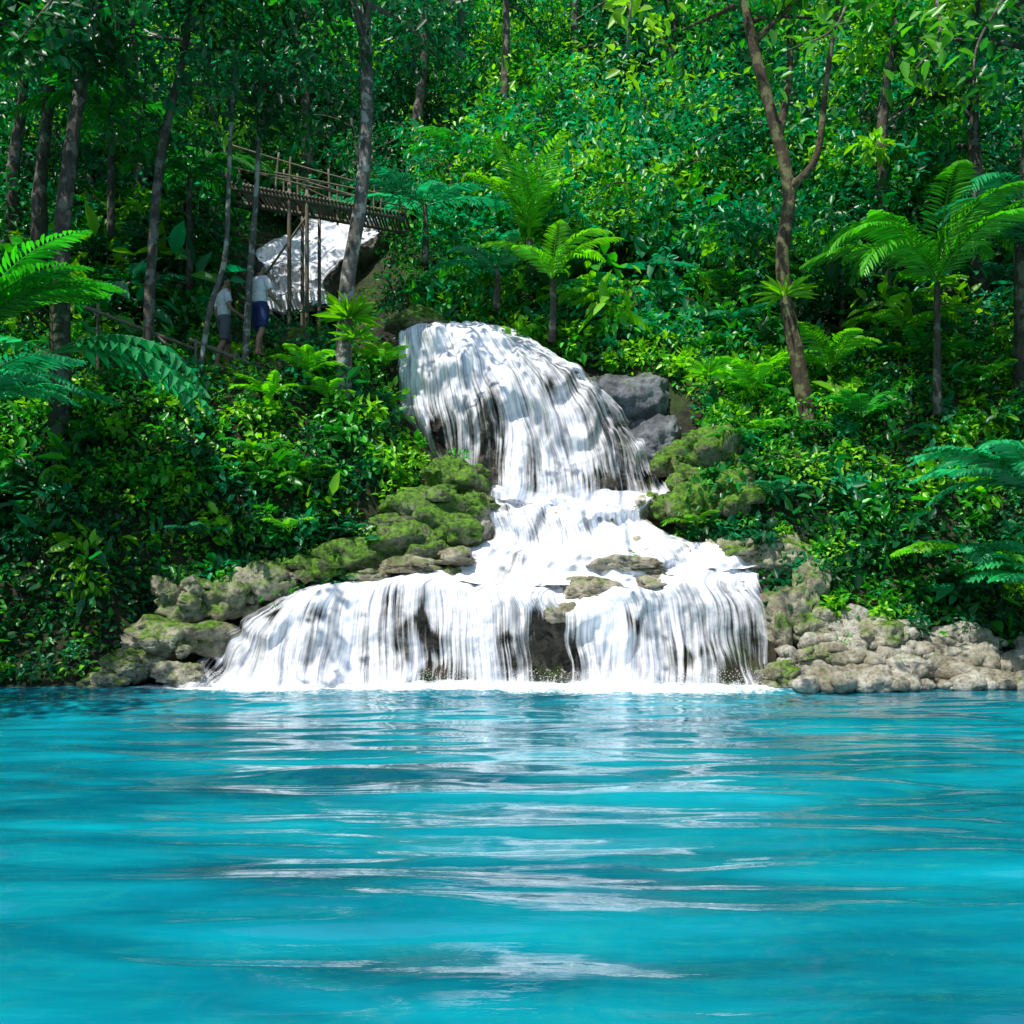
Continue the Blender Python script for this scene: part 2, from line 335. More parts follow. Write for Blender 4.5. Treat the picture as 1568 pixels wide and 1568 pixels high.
P,Nn=sample(170,-12,12,14.2,19); m=~keep_out(P,True)&(P[:,2]>.5); P=P[m]; n=len(P)
clumps(acc,P+[0,-.1,.2],rng.uniform(.25,.4,n),11,rng.uniform(.24,.42,n),pick(n,[1,2,2,3,2,3]),wr=.42)
q=np.array([pt(*t) for t in [(640,705,16.8),(700,700,16.8),(600,760,16.3),(560,820,15.8),(520,850,15.7),(350,885,15.2),(430,872,15.6),(1140,800,16.2),(1200,815,16.0),(1260,870,15.3),(1280,930,15.0),(1060,690,17.6),(1100,650,17.4),(1120,740,16.8),(1160,780,16.5),(1290,985,14.7),(1400,960,14.9),(1480,955,14.9),(1350,940,15)]])
clumps(acc,q,rng.uniform(.15,.3,len(q)),50,rng.uniform(.06,.13,len(q)),pick(len(q),[0,2,1,4,4,1]),wr=.5)
acc.build("undergrowth",LEAF)
# --- hillside bushes
acc=Acc()
P,Nn=sample(3400,-15,15,19.4,34)
m=(np.abs(P[:,0])<.514*P[:,1]+3)
px,py=proj(P)
chan=(px>330)&(px<650)&(P[:,1]<26.8)&(P[:,0]<-1.9)
P=P[m&~chan];Nn=Nn[m&~chan]; n=len(P)
bright=np.exp(-((P[:,0]-1.8)/4.5)**2)*np.exp(-((P[:,1]-23.5)/5)**2)  # sunlight put into the leaf colour around the hill centre
patch=vn(P*.5+9)+bright*.6-.1*np.abs(P[:,0])/8  # last term darkens leaf colour towards the sides as painted shade
col=np.where((patch>.68)[:,None],pick(n,[0,1,.6,3,4,4]),np.where((patch>.45)[:,None],pick(n,[2,3,2,2,1,2,.1]),pick(n,[6,3,3,.4,.05,.8,.1])))  # dark picks double as shaded gaps between bushes
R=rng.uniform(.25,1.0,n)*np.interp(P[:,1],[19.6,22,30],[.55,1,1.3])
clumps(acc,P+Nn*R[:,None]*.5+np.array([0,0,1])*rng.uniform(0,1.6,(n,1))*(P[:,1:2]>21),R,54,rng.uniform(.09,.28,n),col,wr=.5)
P,Nn=sample(260,-14,14,19.4,31); px,py=proj(P); P=P[~((px>330)&(px<650)&(P[:,1]<26.8))&~inside_falls(P,.5)]; n=len(P)
clumps(acc,P+[0,-.2,.7],rng.uniform(.4,.7,n),13,rng.uniform(.4,.75,n),pick(n,[1,2,2,3,3,3]),wr=.42)
P,Nn=sample(4000,-8,-1.5,18.6,27)
m=~inside_falls(P)&~((P[:,0]>-6.6)&(P[:,0]<-3.0)&(P[:,1]>23.3)&(P[:,1]<26)); P=P[m];Nn=Nn[m];n=len(P)
D=nrm(Nn*.5+rng.normal(size=(n,3))*.7); L=rng.uniform(.1,.2,n)
leaves(acc,P,D,nrm(Nn+rng.normal(size=(n,3))*.4),L,L*.5,pick(n,[3,3,2,1,.3,1]))
q=np.array([pt(*t) for t in [(605,395,23),(625,420,22),(600,440,21),(620,455,21),(365,400,22.5),(350,440,21.5),(560,470,20.5),(610,360,24.5),(360,350,24.5),(430,505,19.5),(500,510,19.5),(470,495,20)]])
clumps(acc,q,rng.uniform(.35,.55,len(q)),70,rng.uniform(.1,.18,len(q)),pick(len(q),[2,3,2,3,1,1]),wr=.5)
acc.build("hillside_bushes",LEAF)
acc=Acc()
P,Nn=sample(1300,-26,26,33,55); P=P[np.abs(P[:,0])<.514*P[:,1]+4]; n=len(P)
R=rng.uniform(.9,2.0,n)
clumps(acc,P+np.array([0,0,1])*rng.uniform(.5,3.5,(n,1)),R,45,rng.uniform(.3,.5,n),pick(n,[4,3,3,2,.6,2,.7]),wr=.5)
P,Nn=sample(700,-30,30,-40,14); P=P[(P[:,2]>1.0)]; n=len(P)
R=rng.uniform(1.2,2.6,n)
clumps(acc,P+np.array([0,0,1])*rng.uniform(.5,4,(n,1)),R,35,rng.uniform(.5,.9,n),pick(n,[3,3,3,1,.3,2]),wr=.5)
acc.build("distant_forest",LEAF)
# ---------------- fronds
def frond(acc,base,az,L,el0,el1,nl=26,ll=.3,lw=.035,col=(.03,.17,.03),hang=.25,ang=.5):
    n=nl; t=np.linspace(0,1,n); el=el0+(el1-el0)*t**1.2
    h=np.array([math.cos(az),math.sin(az),0]); T=np.cos(el)[:,None]*h+np.sin(el)[:,None]*np.array([0,0,1])
    P=np.array(base)+np.vstack([[0,0,0],np.cumsum(T[:-1]*L/(n-1),0)])
    side=np.array([-math.sin(az),math.cos(az),0]); up=nrm(np.cross(T,side)*-1); up=np.where(up[:,2:3]<0,-up,up)
    V,Fc=tube(P,[.012*L**.5,.003],5,cap=False); acc.add(V,Fc,np.array(col)*.9+[.02,.01,0])
    s0=3 if nl>12 else 1
    prof=np.clip(np.sin(np.pi*(.12+.86*t))**.7,.05,1)
    for s in(-1,1):
        D=nrm(side*s+T*(ang+.5*t[:,None])+np.array([0,0,-hang])+up*.15+rng.normal(size=(n,3))*.08)
        cc=np.array(col)*rng.uniform(.7,1.3,(n,1))
        leaves(acc,P[s0:],D[s0:],up[s0:]+side*s*.3,(prof*ll)[s0:],np.full(n-s0,lw),cc[s0:],fold=.25,droop=.22)
def fern(name,base,nf=9,L=.9,ll=.2,lw=.03,nl=24,el=(1.0,-.5),col=(.03,.18,.03),azs=None,trunk=None,hang=.2,ang=.5):
    e=empty(name); acc=Acc(); base=np.array(base,float)
    top=base
    if trunk:
        V,Fc=tube([base-[0,0,.3],base+[.03,0,trunk*.5],base+[0,0,trunk]],[.09,.06,.06],10,n=10,wob=.4); mk("trunk",V,Fc,BARK,e); top=base+[0,0,trunk]
    for i in range(nf):
        az=(azs[i%len(azs)] if azs else 2*math.pi*i/nf)+rng.normal()*.18
        frond(acc,top,az,L*rng.uniform(.8,1.15),el[0]+rng.normal()*.15,el[1]+rng.normal()*.2,nl,ll,lw,np.array(col)*rng.uniform(.75,1.25),hang,ang)
    acc.build("fronds",FROND,e); return e
BR=(.15,.5,.02); MD=(.045,.32,.04); TL=(.035,.32,.13)
fp=pt
fern("tree_fern",fp(845,500,19.2),9,1.5,.33,.05,26,(1.1,-.5),BR,trunk=.9)
fern("tree_fern",fp(760,450,20.0),9,1.4,.3,.05,26,(.7,-.5),TL,trunk=.5)
fern("tree_fern",fp(810,410,20.6),8,2.0,.42,.055,28,(1.35,.3),BR,trunk=.6)
fern("tree_fern",fp(650,385,22.0),9,1.9,.4,.05,26,(.4,-.5),TL,trunk=1.0)
fern("tree_fern",fp(700,300,24.5),9,1.6,.35,.05,26,(.4,-.6),MD,trunk=1.0)
acc=Acc(); P,Nn=sample(130,-12,13,18.6,29); P=P[~inside_falls(P,.6)&~((P[:,0]>-6.8)&(P[:,0]<-2)&(P[:,1]<26.5))]
for q in P:
    co_=np.array([BR,MD,TL,TL][rng.integers(4)])*rng.uniform(.6,1.0); L=rng.uniform(.7,1.5); a0=rng.random()*6
    for i in range(7): frond(acc,q+[0,0,.5],a0+i*.9,L,rng.uniform(.5,1.2),rng.uniform(-.9,-.3),18,L*.24,.05,co_)
P,Nn=sample(60,-12,12,14.6,18.5); P=P[~keep_out(P,True)&(P[:,2]>1.2)]
for q in P:
    co_=np.array([BR,MD,TL,MD][rng.integers(4)])*rng.uniform(.6,1.1); L=rng.uniform(.35,.75); a0=rng.random()*6
    for i in range(7): frond(acc,q+[0,-.1,.2],a0+i*.9,L,rng.uniform(.5,1.2),rng.uniform(-.9,-.3),16,L*.24,.035,co_)
acc.build("fern_thicket",FROND)
fern("fern",fp(-60,520,14.9),11,2.5,.45,.065,36,(.8,-.2),(.06,.38,.04),azs=[-.1,.15,.35,-.35,.6,3.1,-.6,0],hang=.05)
fern("fern",fp(-60,620,14.3),8,2.0,.42,.065,30,(.7,-.6),TL,azs=[-.1,.25,.5,-.5,3.1,-1])
fern("fern",fp(80,540,14.8),6,2.9,.45,.14,17,(.25,-1.35),(.04,.36,.12),azs=[-.12,-.12,-2.6,.5,-.3,-.05],hang=.3,ang=.35)
fern("fern",fp(470,575,17.0),9,.9,.2,.045,20,(1,-.3),BR)
fern("fern",fp(590,560,18.3),8,.8,.18,.04,20,(1,-.3),BR)
fern("fern",fp(415,610,16.7),8,.7,.16,.04,18,(.9,-.3),BR)
fern("fern",fp(500,610,16.9),8,.6,.15,.04,18,(.9,-.3),BR)
fern("fern",fp(1150,600,18.0),9,1.0,.24,.055,22,(1.1,-.3),BR)
fern("fern",fp(1270,570,18.2),9,1.4,.32,.055,22,(1.1,-.3),BR)
fern("fern",fp(1320,640,17.2),8,.9,.22,.05,20,(.9,-.4),MD)
fern("fern",fp(1600,800,14.4),11,2.0,.38,.065,28,(.8,-.4),(.04,.36,.14),azs=[3.3,2.9,3.7,-2.2,2.4,3.1,-1.5,2.7],trunk=.3)
fern("fern",fp(1430,850,15.3),6,.8,.28,.085,14,(.6,-.8),BR,azs=[3.1,-2.3,-1.5,-.6,0,2.2])
fern("fern",fp(1490,850,15.1),6,.9,.3,.075,14,(.6,-.8),TL,azs=[3.1,-2.3,-1.5,-.6,0,2.2])
fern("fern",fp(1590,900,14.5),7,1.1,.38,.1,14,(.7,-.5),(.04,.36,.12),azs=[3.1,2.6,-2.6,2.2,3.5])
fern("fern",fp(1420,560,18.9),8,1.2,.3,.055,20,(.9,-.4),MD)
def palm(base,h,nf,L,col,ll=.6,lean=0,el=(.5,1.35),e1=(-1.3,-.7)):
    e=empty("palm_tree"); base=np.array(base,float); V,Fc=tube([base-[0,0,.4],base+[lean*.4,0,h*.5],base+[lean,0,h]],[.08,.06,.05],10,n=14,wob=.2); mk("trunk",V,Fc,BARK,e)
    acc=Acc(); top=base+[lean,0,h]
    for i in range(nf):
        az=2*math.pi*i/nf+rng.normal()*.3
        frond(acc,top,az,L*rng.uniform(.7,1.15),rng.uniform(*el),rng.uniform(*e1),40,ll,.036,np.array(col)*rng.uniform(.6,1.3),.35,.8)
    acc.build("fronds",FROND,e)
palm(fp(1435,600,17.4),1.9,16,2.8,(.09,.42,.03),.55,el=(.5,1.5),e1=(-1.2,.1))
palm(fp(1590,560,17.4),2.0,13,2.6,TL,.6,el=(.7,1.4))
palm(fp(290,420,20.5),2.0,11,1.9,MD,.45)
palm(fp(170,330,19.5),2.0,11,1.9,MD,.45)
palm(fp(1120,330,25),1.6,9,1.8,TL,.45)
# ---------------- trees
def tree(path,r,mat,nb=7,crown_r=(.5,1.0),k=90,leaf=(.14,.24),wts=(2,3,2,2,1,1),br_from=.6,spread=2.2,extra=None,name="tree",ncl=3):
    e=empty(name); path=[np.array(p) for p in path]
    n=30; pp=cat(path,n); g=pp[0].copy(); gz=ground_z(g[0],g[1])
    if gz<g[2]: pp=np.vstack([[g[0],g[1],gz-.3],pp])
    else: pp=np.vstack([g-[0,0,.4],pp])
    V,Fc=tube(pp,np.interp(np.linspace(0,1,len(pp)),[0,.05,1],[r*1.5,r*1.05,r*.55]),12,wob=.35); mk("trunk",V,Fc,mat,e)
    bA=Acc(); ends=[]
    for i in range(nb):
        t=br_from+(1-br_from)*(i+rng.random())/nb; p0=pp[min(int(t*(len(pp)-1)),len(pp)-1)]
        az=rng.random()*6.28; d=np.array([math.cos(az),math.sin(az),rng.uniform(.15,.7)]); Lb=spread*rng.uniform(.5,1.1)
        p1=p0+d*Lb*.5+rng.normal(size=3)*.1; p2=p0+d*Lb+np.array([0,0,-.15])+rng.normal(size=3)*.2
        V,Fc=tube([p0,p1,p2],[r*.4,r*.12],6,n=8); bA.add(V,Fc,(0,0,0)); ends+= [p1,p2]
    if extra:
        for q in extra:
            q=[np.array(z) for z in q]; V,Fc=tube(q,[r*.6,r*.2],8,n=16,wob=.3); bA.add(V,Fc,(0,0,0)); ends.append(q[-1])
    if bA.V: bA.build("branches",mat,e)
    if ends:
        ends=np.array(ends); c2=np.repeat(ends,ncl,0)+rng.normal(size=(len(ends)*ncl,3))*[.5,.5,.35]
        m=len(c2); ac=Acc(); clumps(ac,c2,rng.uniform(*crown_r,m)*.8,k,rng.uniform(*leaf,m),pick(m,wts),flat=.55,wr=.5); ac.build("crown",LEAF,e)
D_=(4,3,2,1,.3,1); G_=(2,3,2,3,2,2)
tree([fp(525,612,17.2),fp(530,450,17.2),fp(553,300,17.3),fp(562,150,17.4),fp(560,0,17.5),fp(575,-260,17.6)],.14,BARKP,6,br_from=.72,wts=D_,k=45)
tree([fp(375,560,17.6),fp(383,420,17.6),fp(392,300,17.7),fp(398,150,17.8),fp(402,-120,17.9)],.06,BARKP,5,br_from=.7,wts=D_,k=45,spread=1.6)
tree([fp(302,610,16.9),fp(320,480,17.0),fp(345,390,17.2),fp(352,230,17.3),fp(365,0,17.4),fp(370,-100,17.4)],.05,BARKP,4,br_from=.75,wts=D_,k=40,spread=1.4)
tree([fp(225,560,17.0),fp(232,400,17.0),fp(248,230,17.1),fp(285,60,17.2),fp(300,-150,17.3)],.09,BARK,7,br_from=.6,wts=D_,k=50)
tree([fp(92,450,16.3),fp(100,300,16.4),fp(122,140,16.5),fp(150,0,16.6),fp(170,-200,16.7)],.13,BARK,9,br_from=.5,wts=D_,k=60)
tree([fp(60,300,19.5),fp(78,100,19.5),fp(85,-200,19.5)],.12,BARK,8,br_from=.4,wts=D_,k=60)
tree([fp(20,260,22),fp(38,100,22),fp(42,-200,22)],.12,BARK,8,br_from=.4,wts=D_,k=60)
tree([fp(215,240,22.5),fp(205,100,22.5),fp(200,-200,22.5)],.12,BARK,8,br_from=.3,wts=G_,k=60)
tree([fp(330,180,26),fp(325,60,26),fp(300,-200,26)],.14,BARK,8,br_from=.2,wts=G_,k=60)
tree([fp(470,190,27),fp(465,60,27),fp(480,-200,27)],.13,BARK,8,br_from=.2,wts=G_,k=60)
tree([fp(640,170,27),fp(650,60,27),fp(640,-200,27)],.13,BARK,6,br_from=.2,k=50)
tree([fp(770,190,27),fp(775,50,27),fp(770,-150,27)],.12,BARK,4,br_from=.6,k=50)
tree([fp(890,170,28),fp(880,50,28),fp(885,-150,28)],.12,BARK,5,br_from=.4,k=50)
tree([fp(1020,170,28),fp(1030,50,28),fp(1025,-150,28)],.14,BARK,6,br_from=.3,k=50)
tree([fp(1240,660,17.5),fp(1215,520,17.5),fp(1198,400,17.5),fp(1208,290,17.5),fp(1180,170,17.5),fp(1145,30,17.5),fp(1120,-150,17.5)],.14,BARKB,7,br_from=.78,
     extra=[[fp(1208,290,17.5),fp(1250,240,17.3),fp(1265,130,17.2),fp(1290,-50,17)],[fp(1190,220,17.5),fp(1210,100,17.7),fp(1195,-60,17.9)]],wts=(.5,1,1,3,4,1),k=45)
tree([fp(1355,400,21),fp(1350,200,21),fp(1375,0,21),fp(1380,-150,21)],.12,BARK,9,br_from=.3,wts=(.5,2,2,4,6,2),k=60)
tree([fp(1500,330,21),fp(1490,150,21),fp(1505,-150,21)],.14,BARK,9,br_from=.3,wts=G_,k=60)
tree([fp(1570,350,18),fp(1580,100,18),fp(1570,-150,18)],.14,BARK,9,br_from=.45,wts=D_,k=60)
tree([fp(-80,450,16),fp(-70,200,16),fp(-60,-100,16),fp(-60,-300,16)],.16,BARK,10,br_from=.45,wts=D_,k=60)
for a,b,y,w_ in((690,250,23,(1,2,2,3,1,3)),(900,330,22,(0,1,1,3,3,4)),(1010,300,23.5,(0,2,1,3,3,4)),(1080,420,21,(2,3,2,2,1,2)),(980,180,25.5,(1,2,2,3,1,3)),(830,150,26,(2,3,2,2,1,2)),(1290,430,20.5,(1,2,2,3,3,2)),(1390,300,22.5,(1,2,2,3,4,2)),(1180,220,25,(2,3,3,2,1,2)),(560,180,25.5,D_),(740,120,28,G_),(260,220,24.5,D_),(120,200,23,D_)):
    p=fp(a,b,y); gz=ground_z(p[0],y); top=max(p[2],gz+1.8)
    tree([[p[0],y,gz],[p[0]+rng.normal()*.2,y,(gz+top)/2],[p[0]+rng.normal()*.3,y,top]],.06,BARK,6,crown_r=(.35,.7),k=45,leaf=(.1,.2),wts=w_,br_from=.55,spread=1.2,ncl=2)
# leaning trees added beyond both frame edges to shade the banks and pool
tree([[-15,11.5,3],[-13.2,10.5,5],[-11,9,8],[-9.8,8,9.8]],.2,BARK,13,br_from=.55,wts=D_,k=65,spread=2.4,crown_r=(.7,1.3))
tree([[-15,7,3],[-13,6,6],[-10.5,4.5,8.5]],.2,BARK,12,br_from=.5,wts=D_,k=65,spread=2.6,crown_r=(.7,1.3))
tree([[11.5,14.6,2],[10.9,13.4,5],[10.4,12.2,8.5],[10.2,11.8,10]],.18,BARK,10,br_from=.6,wts=D_,k=55,spread=1.8,crown_r=(.6,1.0))
def epi(p,L,n,col):
    e=empty("bird_nest_fern"); acc=Acc(); th=rng.random(n)*6.28
    D=nrm(np.stack([np.cos(th),np.sin(th),rng.uniform(.1,1.6,n)],1)); P=np.array(p)+D*.05
    leaves(acc,P,D,np.array([0,0,1])+rng.normal(size=(n,3))*.1,L*rng.uniform(.7,1.2,n),np.full(n,.05),np.array(col)*rng.uniform(.7,1.3,(n,1)),droop=.35)
    acc.build("blades",FROND,e)
epi(fp(535,490,17.05),.5,80,(.15,.42,.02)); epi(fp(545,520,17.0),.35,50,(.12,.38,.02)); epi(fp(1200,455,17.35),.45,60,(.16,.42,.02)); epi(fp(1085,575,17.9),.4,40,BR)
def twig(path,nl,L,col,wr=.6,name="overhanging_branch"):
    e=empty(name); p=cat([np.array(q) for q in path],20); V,Fc=tube(p,[.03,.008],6); mk("limb",V,Fc,BARK,e)
    ac=Acc(); i=rng.integers(3,20,nl); P=p[i]+rng.normal(size=(nl,3))*.16
    D=nrm(rng.normal(size=(nl,3))*[1,.6,.5]+[0,-.1,-.25]); 
    leaves(ac,P,D,np.array([0,-.6,.7])+rng.normal(size=(nl,3))*.35,L*rng.uniform(.6,1.2,nl),L*wr*rng.uniform(.6,1,nl),np.array(col)*rng.uniform(.5,1.3,(nl,1))); ac.build("leaves",LEAF,e)
twig([fp(900,-260,17),fp(950,-90,12),fp(965,-10,10),fp(960,75,9.6)],46,.24,(.22,.5,.01))
twig([fp(1290,-120,17),fp(1400,-60,13),fp(1440,40,11),fp(1400,110,10.6)],110,.2,(.09,.36,.02))
twig([fp(1290,-120,17),fp(1300,-40,13),fp(1280,40,11.5),fp(1200,80,11)],60,.2,(.09,.36,.03))
twig([fp(1600,-120,17),fp(1560,-40,13),fp(1500,60,11.5),fp(1490,130,11)],80,.2,(.03,.2,.02))
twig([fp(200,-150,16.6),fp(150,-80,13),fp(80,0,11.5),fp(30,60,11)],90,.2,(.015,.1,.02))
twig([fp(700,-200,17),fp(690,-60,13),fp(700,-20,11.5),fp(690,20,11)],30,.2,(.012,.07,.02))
# ---------------- falls
wf=empty("waterfall")
def rows(R): return np.array([[pt(*q) for q in r] for r in R])
def loft(R,nu,nv):
    A_=np.array([cat(r,nu) for r in R]); return np.stack([cat(A_[:,j],nv) for j in range(nu)],1)
def ledges(g,seed,k,amp):
    """stepped travertine: rounded protruding ledges of uneven height"""
    q=g[:,2]*k+fbm(g*[1.1,.9,.3]+seed,4)*3.2
    f=q-np.floor(q)
    st=.5*np.cos(2*np.pi*np.clip(f,0,1)**1.4)
    w=2.0*vn(g*[1.1,.5,.9]+seed+70)
    return st*amp*w + fbm(g*[1.3,1.3,.8]+seed+4,4,.55)*amp*2.6
def build_tier(tag,R,nu,nv,recess,dens,rock_amp=.16,rockmat=ROCKW,layers=2,seed=0,led=(1.6,.2),froth=.05,ends=(.03,.03),gap=1.0,flatw=.5,side=.7):
    R=rows(R)
    RR=[]
    for i,r in enumerate(R):
        r=r.copy(); r[:,1]+=recess[i]; r[:,2]-=.03
        RR.append(np.vstack([r[0]+[-side,.9,-.5],r,r[-1]+[side,.9,-.5]]))
    G=loft(RR,nu,nv); g=G.reshape(-1,3)
    g=g+np.array([0,-1,.3])*ledges(g,seed,*led)[:,None]
    d=fbm(g*2.2+seed,5,.6)*1.6*rock_amp+ (np.abs(fbm(g*[3,3,5]+seed+9,3))*-1.8+.2)*rock_amp
    mk(tag+"_rock",g+np.array([0,-1,.35])*d[:,None],grid_faces(nv,nu),rockmat,wf)
    G=loft(R,nu,nv); g=G.reshape(-1,3); G=(g+np.array([0,-1,.3])*ledges(g,seed,*led)[:,None]).reshape(nv,nu,3)
    dv=np.vstack([np.zeros((1,nu)),np.cumsum(np.linalg.norm(np.diff(G,axis=0),axis=-1),0)])
    wid=np.linalg.norm(np.diff(R[len(R)//2],axis=0),axis=-1).sum()
    u=np.broadcast_to(np.linspace(0,1,nu)[None,:]*wid,(nv,nu))
    vv=np.linspace(0,1,nv)[:,None]*np.ones((1,nu))
    gg=G.reshape(-1,3)
    tz=np.gradient(G,axis=0); flat=np.clip(1-np.abs(tz[...,2])/np.maximum(np.linalg.norm(tz,axis=-1),1e-6)*1.15,0,1).ravel()
    for l in range(layers):
        uu=np.stack([u.ravel()*3+seed,dv.ravel()*.5,np.full(nu*nv,l*5.)],1)
        st=fbm(np.stack([u.ravel()*5+seed,dv.ravel()*.5,np.full(nu*nv,l*5.)],1),3)
        dn=np.interp(vv.ravel(),np.linspace(0,1,len(dens)),dens)+fbm(uu*[.45,.7,1],3)*1.5+flat*flatw
        el=(u/wid).ravel(); dn-=np.clip(1-el/ends[0],0,1)*1.4+np.clip(1-(1-el)/ends[1],0,1)*1.4
        dn-=np.clip(fbm(gg*[1.6,1.6,1.2]+seed+40,3)-.12,0,1)*6*gap     # rocks breaking through
        dn-=np.clip(fbm(np.stack([u.ravel()*1.5+seed*7,dv.ravel()*.22,0*dn],1),3)-.04,0,1)*4*gap*np.clip(vv.ravel()*3-.9,0,1)*np.clip((1-vv.ravel())*8,.3,1)
        if l: dn-=.15
        off=gg+np.array([0,-1,.5])*((.05-.09*l)+st*.09+fbm(gg*7+l*3,3)*froth)[:,None]
        uw=u.ravel()+fbm(gg*1.2+seed,2)*.2
        mk(tag+"_water",off,grid_faces(nv,nu),FALL,wf,vec=np.stack([uw+seed*3.1+l*7.7,dv.ravel(),dn],1))
build_tier("upper",[
 [(640,510,20),(672,502,20),(700,500,20),(730,500,20),(760,503,20),(790,512,20)],
 [(611,520,18.7),(650,505,18.5),(700,498,18.4),(745,500,18.4),(800,530,18.5),(865,548,18.7)],
 [(609,575,18.5),(662,545,18.1),(720,550,17.9),(785,552,17.9),(870,575,18.0),(935,615,18.3)],
 [(611,635,18.4),(676,635,17.8),(740,645,17.5),(830,645,17.5),(920,655,17.6),(990,675,18.0)],
 [(640,680,18.2),(690,705,17.6),(745,725,17.2),(845,735,17.1),(940,730,17.2),(1015,722,17.7)],
 [(665,700,18),(705,730,17.5),(742,762,17.05),(845,778,16.9),(945,778,16.95),(1035,752,17.5)]],
 300,240,[.05,.05,.15,.4,.5,.3],[1.1,.8,.6,.4,.3,.7],.16,seed=1,led=(.7,.15),flatw=.3,gap=.45)
build_tier("middle",[
 [(700,742,17.5),(780,750,17.4),(860,755,17.4),(930,755,17.4),(1010,755,17.5)],
 [(742,765,17.0),(800,770,16.9),(860,775,16.8),(930,775,16.9),(1000,770,17.0)],
 [(745,790,16.6),(810,795,16.5),(870,797,16.4),(930,795,16.5),(985,792,16.6)],
 [(755,825,16.4),(820,835,16.3),(880,835,16.2),(960,825,16.3),(1030,822,16.4)],
 [(715,845,16.1),(790,852,16.0),(880,850,15.9),(980,838,16.0),(1090,835,16.1)],
 [(690,872,15.8),(780,880,15.6),(870,872,15.6),(990,858,15.7),(1140,852,15.9)],
 [(690,890,15.5),(780,905,15.3),(870,900,15.3),(1000,885,15.3),(1160,870,15.7)]],
 260,220,[.05,.05,.14,.14,.06,.06,.1],[1.1,1.0,.7,.8,1.1,1.0,.9],.15,ROCK,seed=2,led=(1.5,.13),froth=.08,gap=.6)
build_tier("lower",[
 [(455,893,16.1),(550,885,16.0),(640,880,15.9),(700,872,15.9),(780,885,15.8),(860,880,15.8),(930,868,15.9),(1010,862,15.9),(1090,858,16.0),(1160,870,16.1)],
 [(415,925,15.3),(475,903,15.2),(560,895,15.2),(640,893,15.2),(710,902,15.15),(780,908,15.1),(860,912,15.05),(950,905,15.0),(1060,890,15.1),(1165,900,15.3)],
 [(385,945,15.1),(445,925,15.0),(540,912,15.0),(630,912,15.0),(705,930,14.9),(780,935,14.85),(865,940,14.85),(960,930,14.85),(1070,920,14.9),(1180,930,15.1)],
 [(320,990,14.75),(415,975,14.7),(530,965,14.75),(630,965,14.75),(705,975,14.7),(785,980,14.65),(865,985,14.65),(965,975,14.7),(1080,970,14.7),(1190,975,14.9)],
 [(270,1025,14.5),(400,1020,14.5),(525,1015,14.6),(630,1015,14.6),(705,1020,14.6),(785,1022,14.55),(865,1022,14.55),(968,1020,14.6),(1085,1018,14.6),(1195,1018,14.7)],
 [(205,1058,14.15),(380,1062,14.2),(520,1062,14.3),(630,1062,14.35),(705,1062,14.35),(785,1063,14.3),(865,1063,14.35),(970,1063,14.35),(1085,1062,14.35),(1205,1060,14.45)]],
 480,240,[.05,.05,.25,.55,.7,.6],[1.2,.9,.6,.42,.36,.85],.17,ROCKW,seed=3,led=(.8,.12),ends=(.05,.02),flatw=.3,gap=.75)
build_tier("far_cascade",[
 [(470,338,26.2),(520,338,26.2),(570,335,26.2),(600,335,26.2)],
 [(440,360,25.4),(490,355,25.4),(545,350,25.4),(592,348,25.4)],
 [(390,388,24.9),(440,385,24.9),(500,380,24.9),(560,375,24.9)],
 [(395,410,24.4),(440,412,24.4),(480,410,24.4),(525,402,24.5)],
 [(400,440,23.9),(440,440,23.9),(475,440,23.9),(500,435,24)],
 [(395,475,23.3),(440,475,23.3),(480,475,23.3),(512,472,23.3)]],
 160,160,[.05,.05,.1,.1,.1,.1],[1.0,.7,.9,.6,.7,1.0],.15,ROCKW,layers=2,seed=4,led=(.9,.14),froth=.05,ends=(.06,.06),gap=.35,side=.3)
nD=6000; bx=rng.uniform(-4.6,3.6,nD); P=np.stack([bx,14.3-rng.random(nD)**2*.5,rng.random(nD)**3*.26],1)
tet=np.array([[1,1,1],[1,-1,-1],[-1,1,-1],[-1,-1,1]])*1.0
s=rng.uniform(.002,.006,nD)[:,None,None]; V=(P[:,None,:]+tet[None]*s).reshape(-1,3); b=np.arange(nD)[:,None]*4
mk("splash_drops",V,np.vstack([b+[[0,1,2]],b+[[0,2,3]],b+[[0,3,1]],b+[[1,3,2]]]),plain("spray",(.9,.93,.96),.3),wf,smooth=False)
# ---------------- boulders
def ico(sub):
    bm=bmesh.new(); bmesh.ops.create_icosphere(bm,subdivisions=sub,radius=1); V=np.array([v.co[:] for v in bm.verts]); Fc=np.array([[v.index for v in f.verts] for f in bm.faces]); bm.free(); return V,Fc
IV5,IF5=ico(5); IV4,IF4=ico(4); SV,SF=ico(2)
def facet(n,seed,amp=.2,m=13,soft=0):
    rg=np.random.default_rng(seed+100); Pn=nrm(rg.normal(size=(m,3))*[1,1,.8]); dd=rg.uniform(.62,1.0,m)
    q=n@Pn.T; r=np.where(q>.05,dd/np.maximum(q,.05),9).min(1).clip(.3,1.25)
    r=r*(1-soft)+soft*.9
    V=n*r[:,None]
    k=fbm(V*2+seed*3.3,5,.6)*amp-np.abs(fbm(V*[3,3,6]+seed,3))*amp*1.0
    return V*(1+k)[:,None]
def boulder(cn,r,mat=ROCK,seed=0,name="boulder",soft=.3):
    o=mk(name,facet(IV5,seed,.45,soft=soft)*np.array(r,float),IF5,mat); o.location=Vector(cn)
B=[((945,625,18.95),(1.0,.7,.8),ROCKG,5),((1010,690,18.5),(.65,.6,.75),ROCKG,6),
((1185,855,16.1),(.95,.6,.45),ROCKM,1),((1215,940,15.4),(.55,.5,.65),ROCKM,3),((640,492,19.5),(.75,.5,.3),ROCKMM,24),((470,525,19),(.6,.5,.3),ROCKMM,25)]
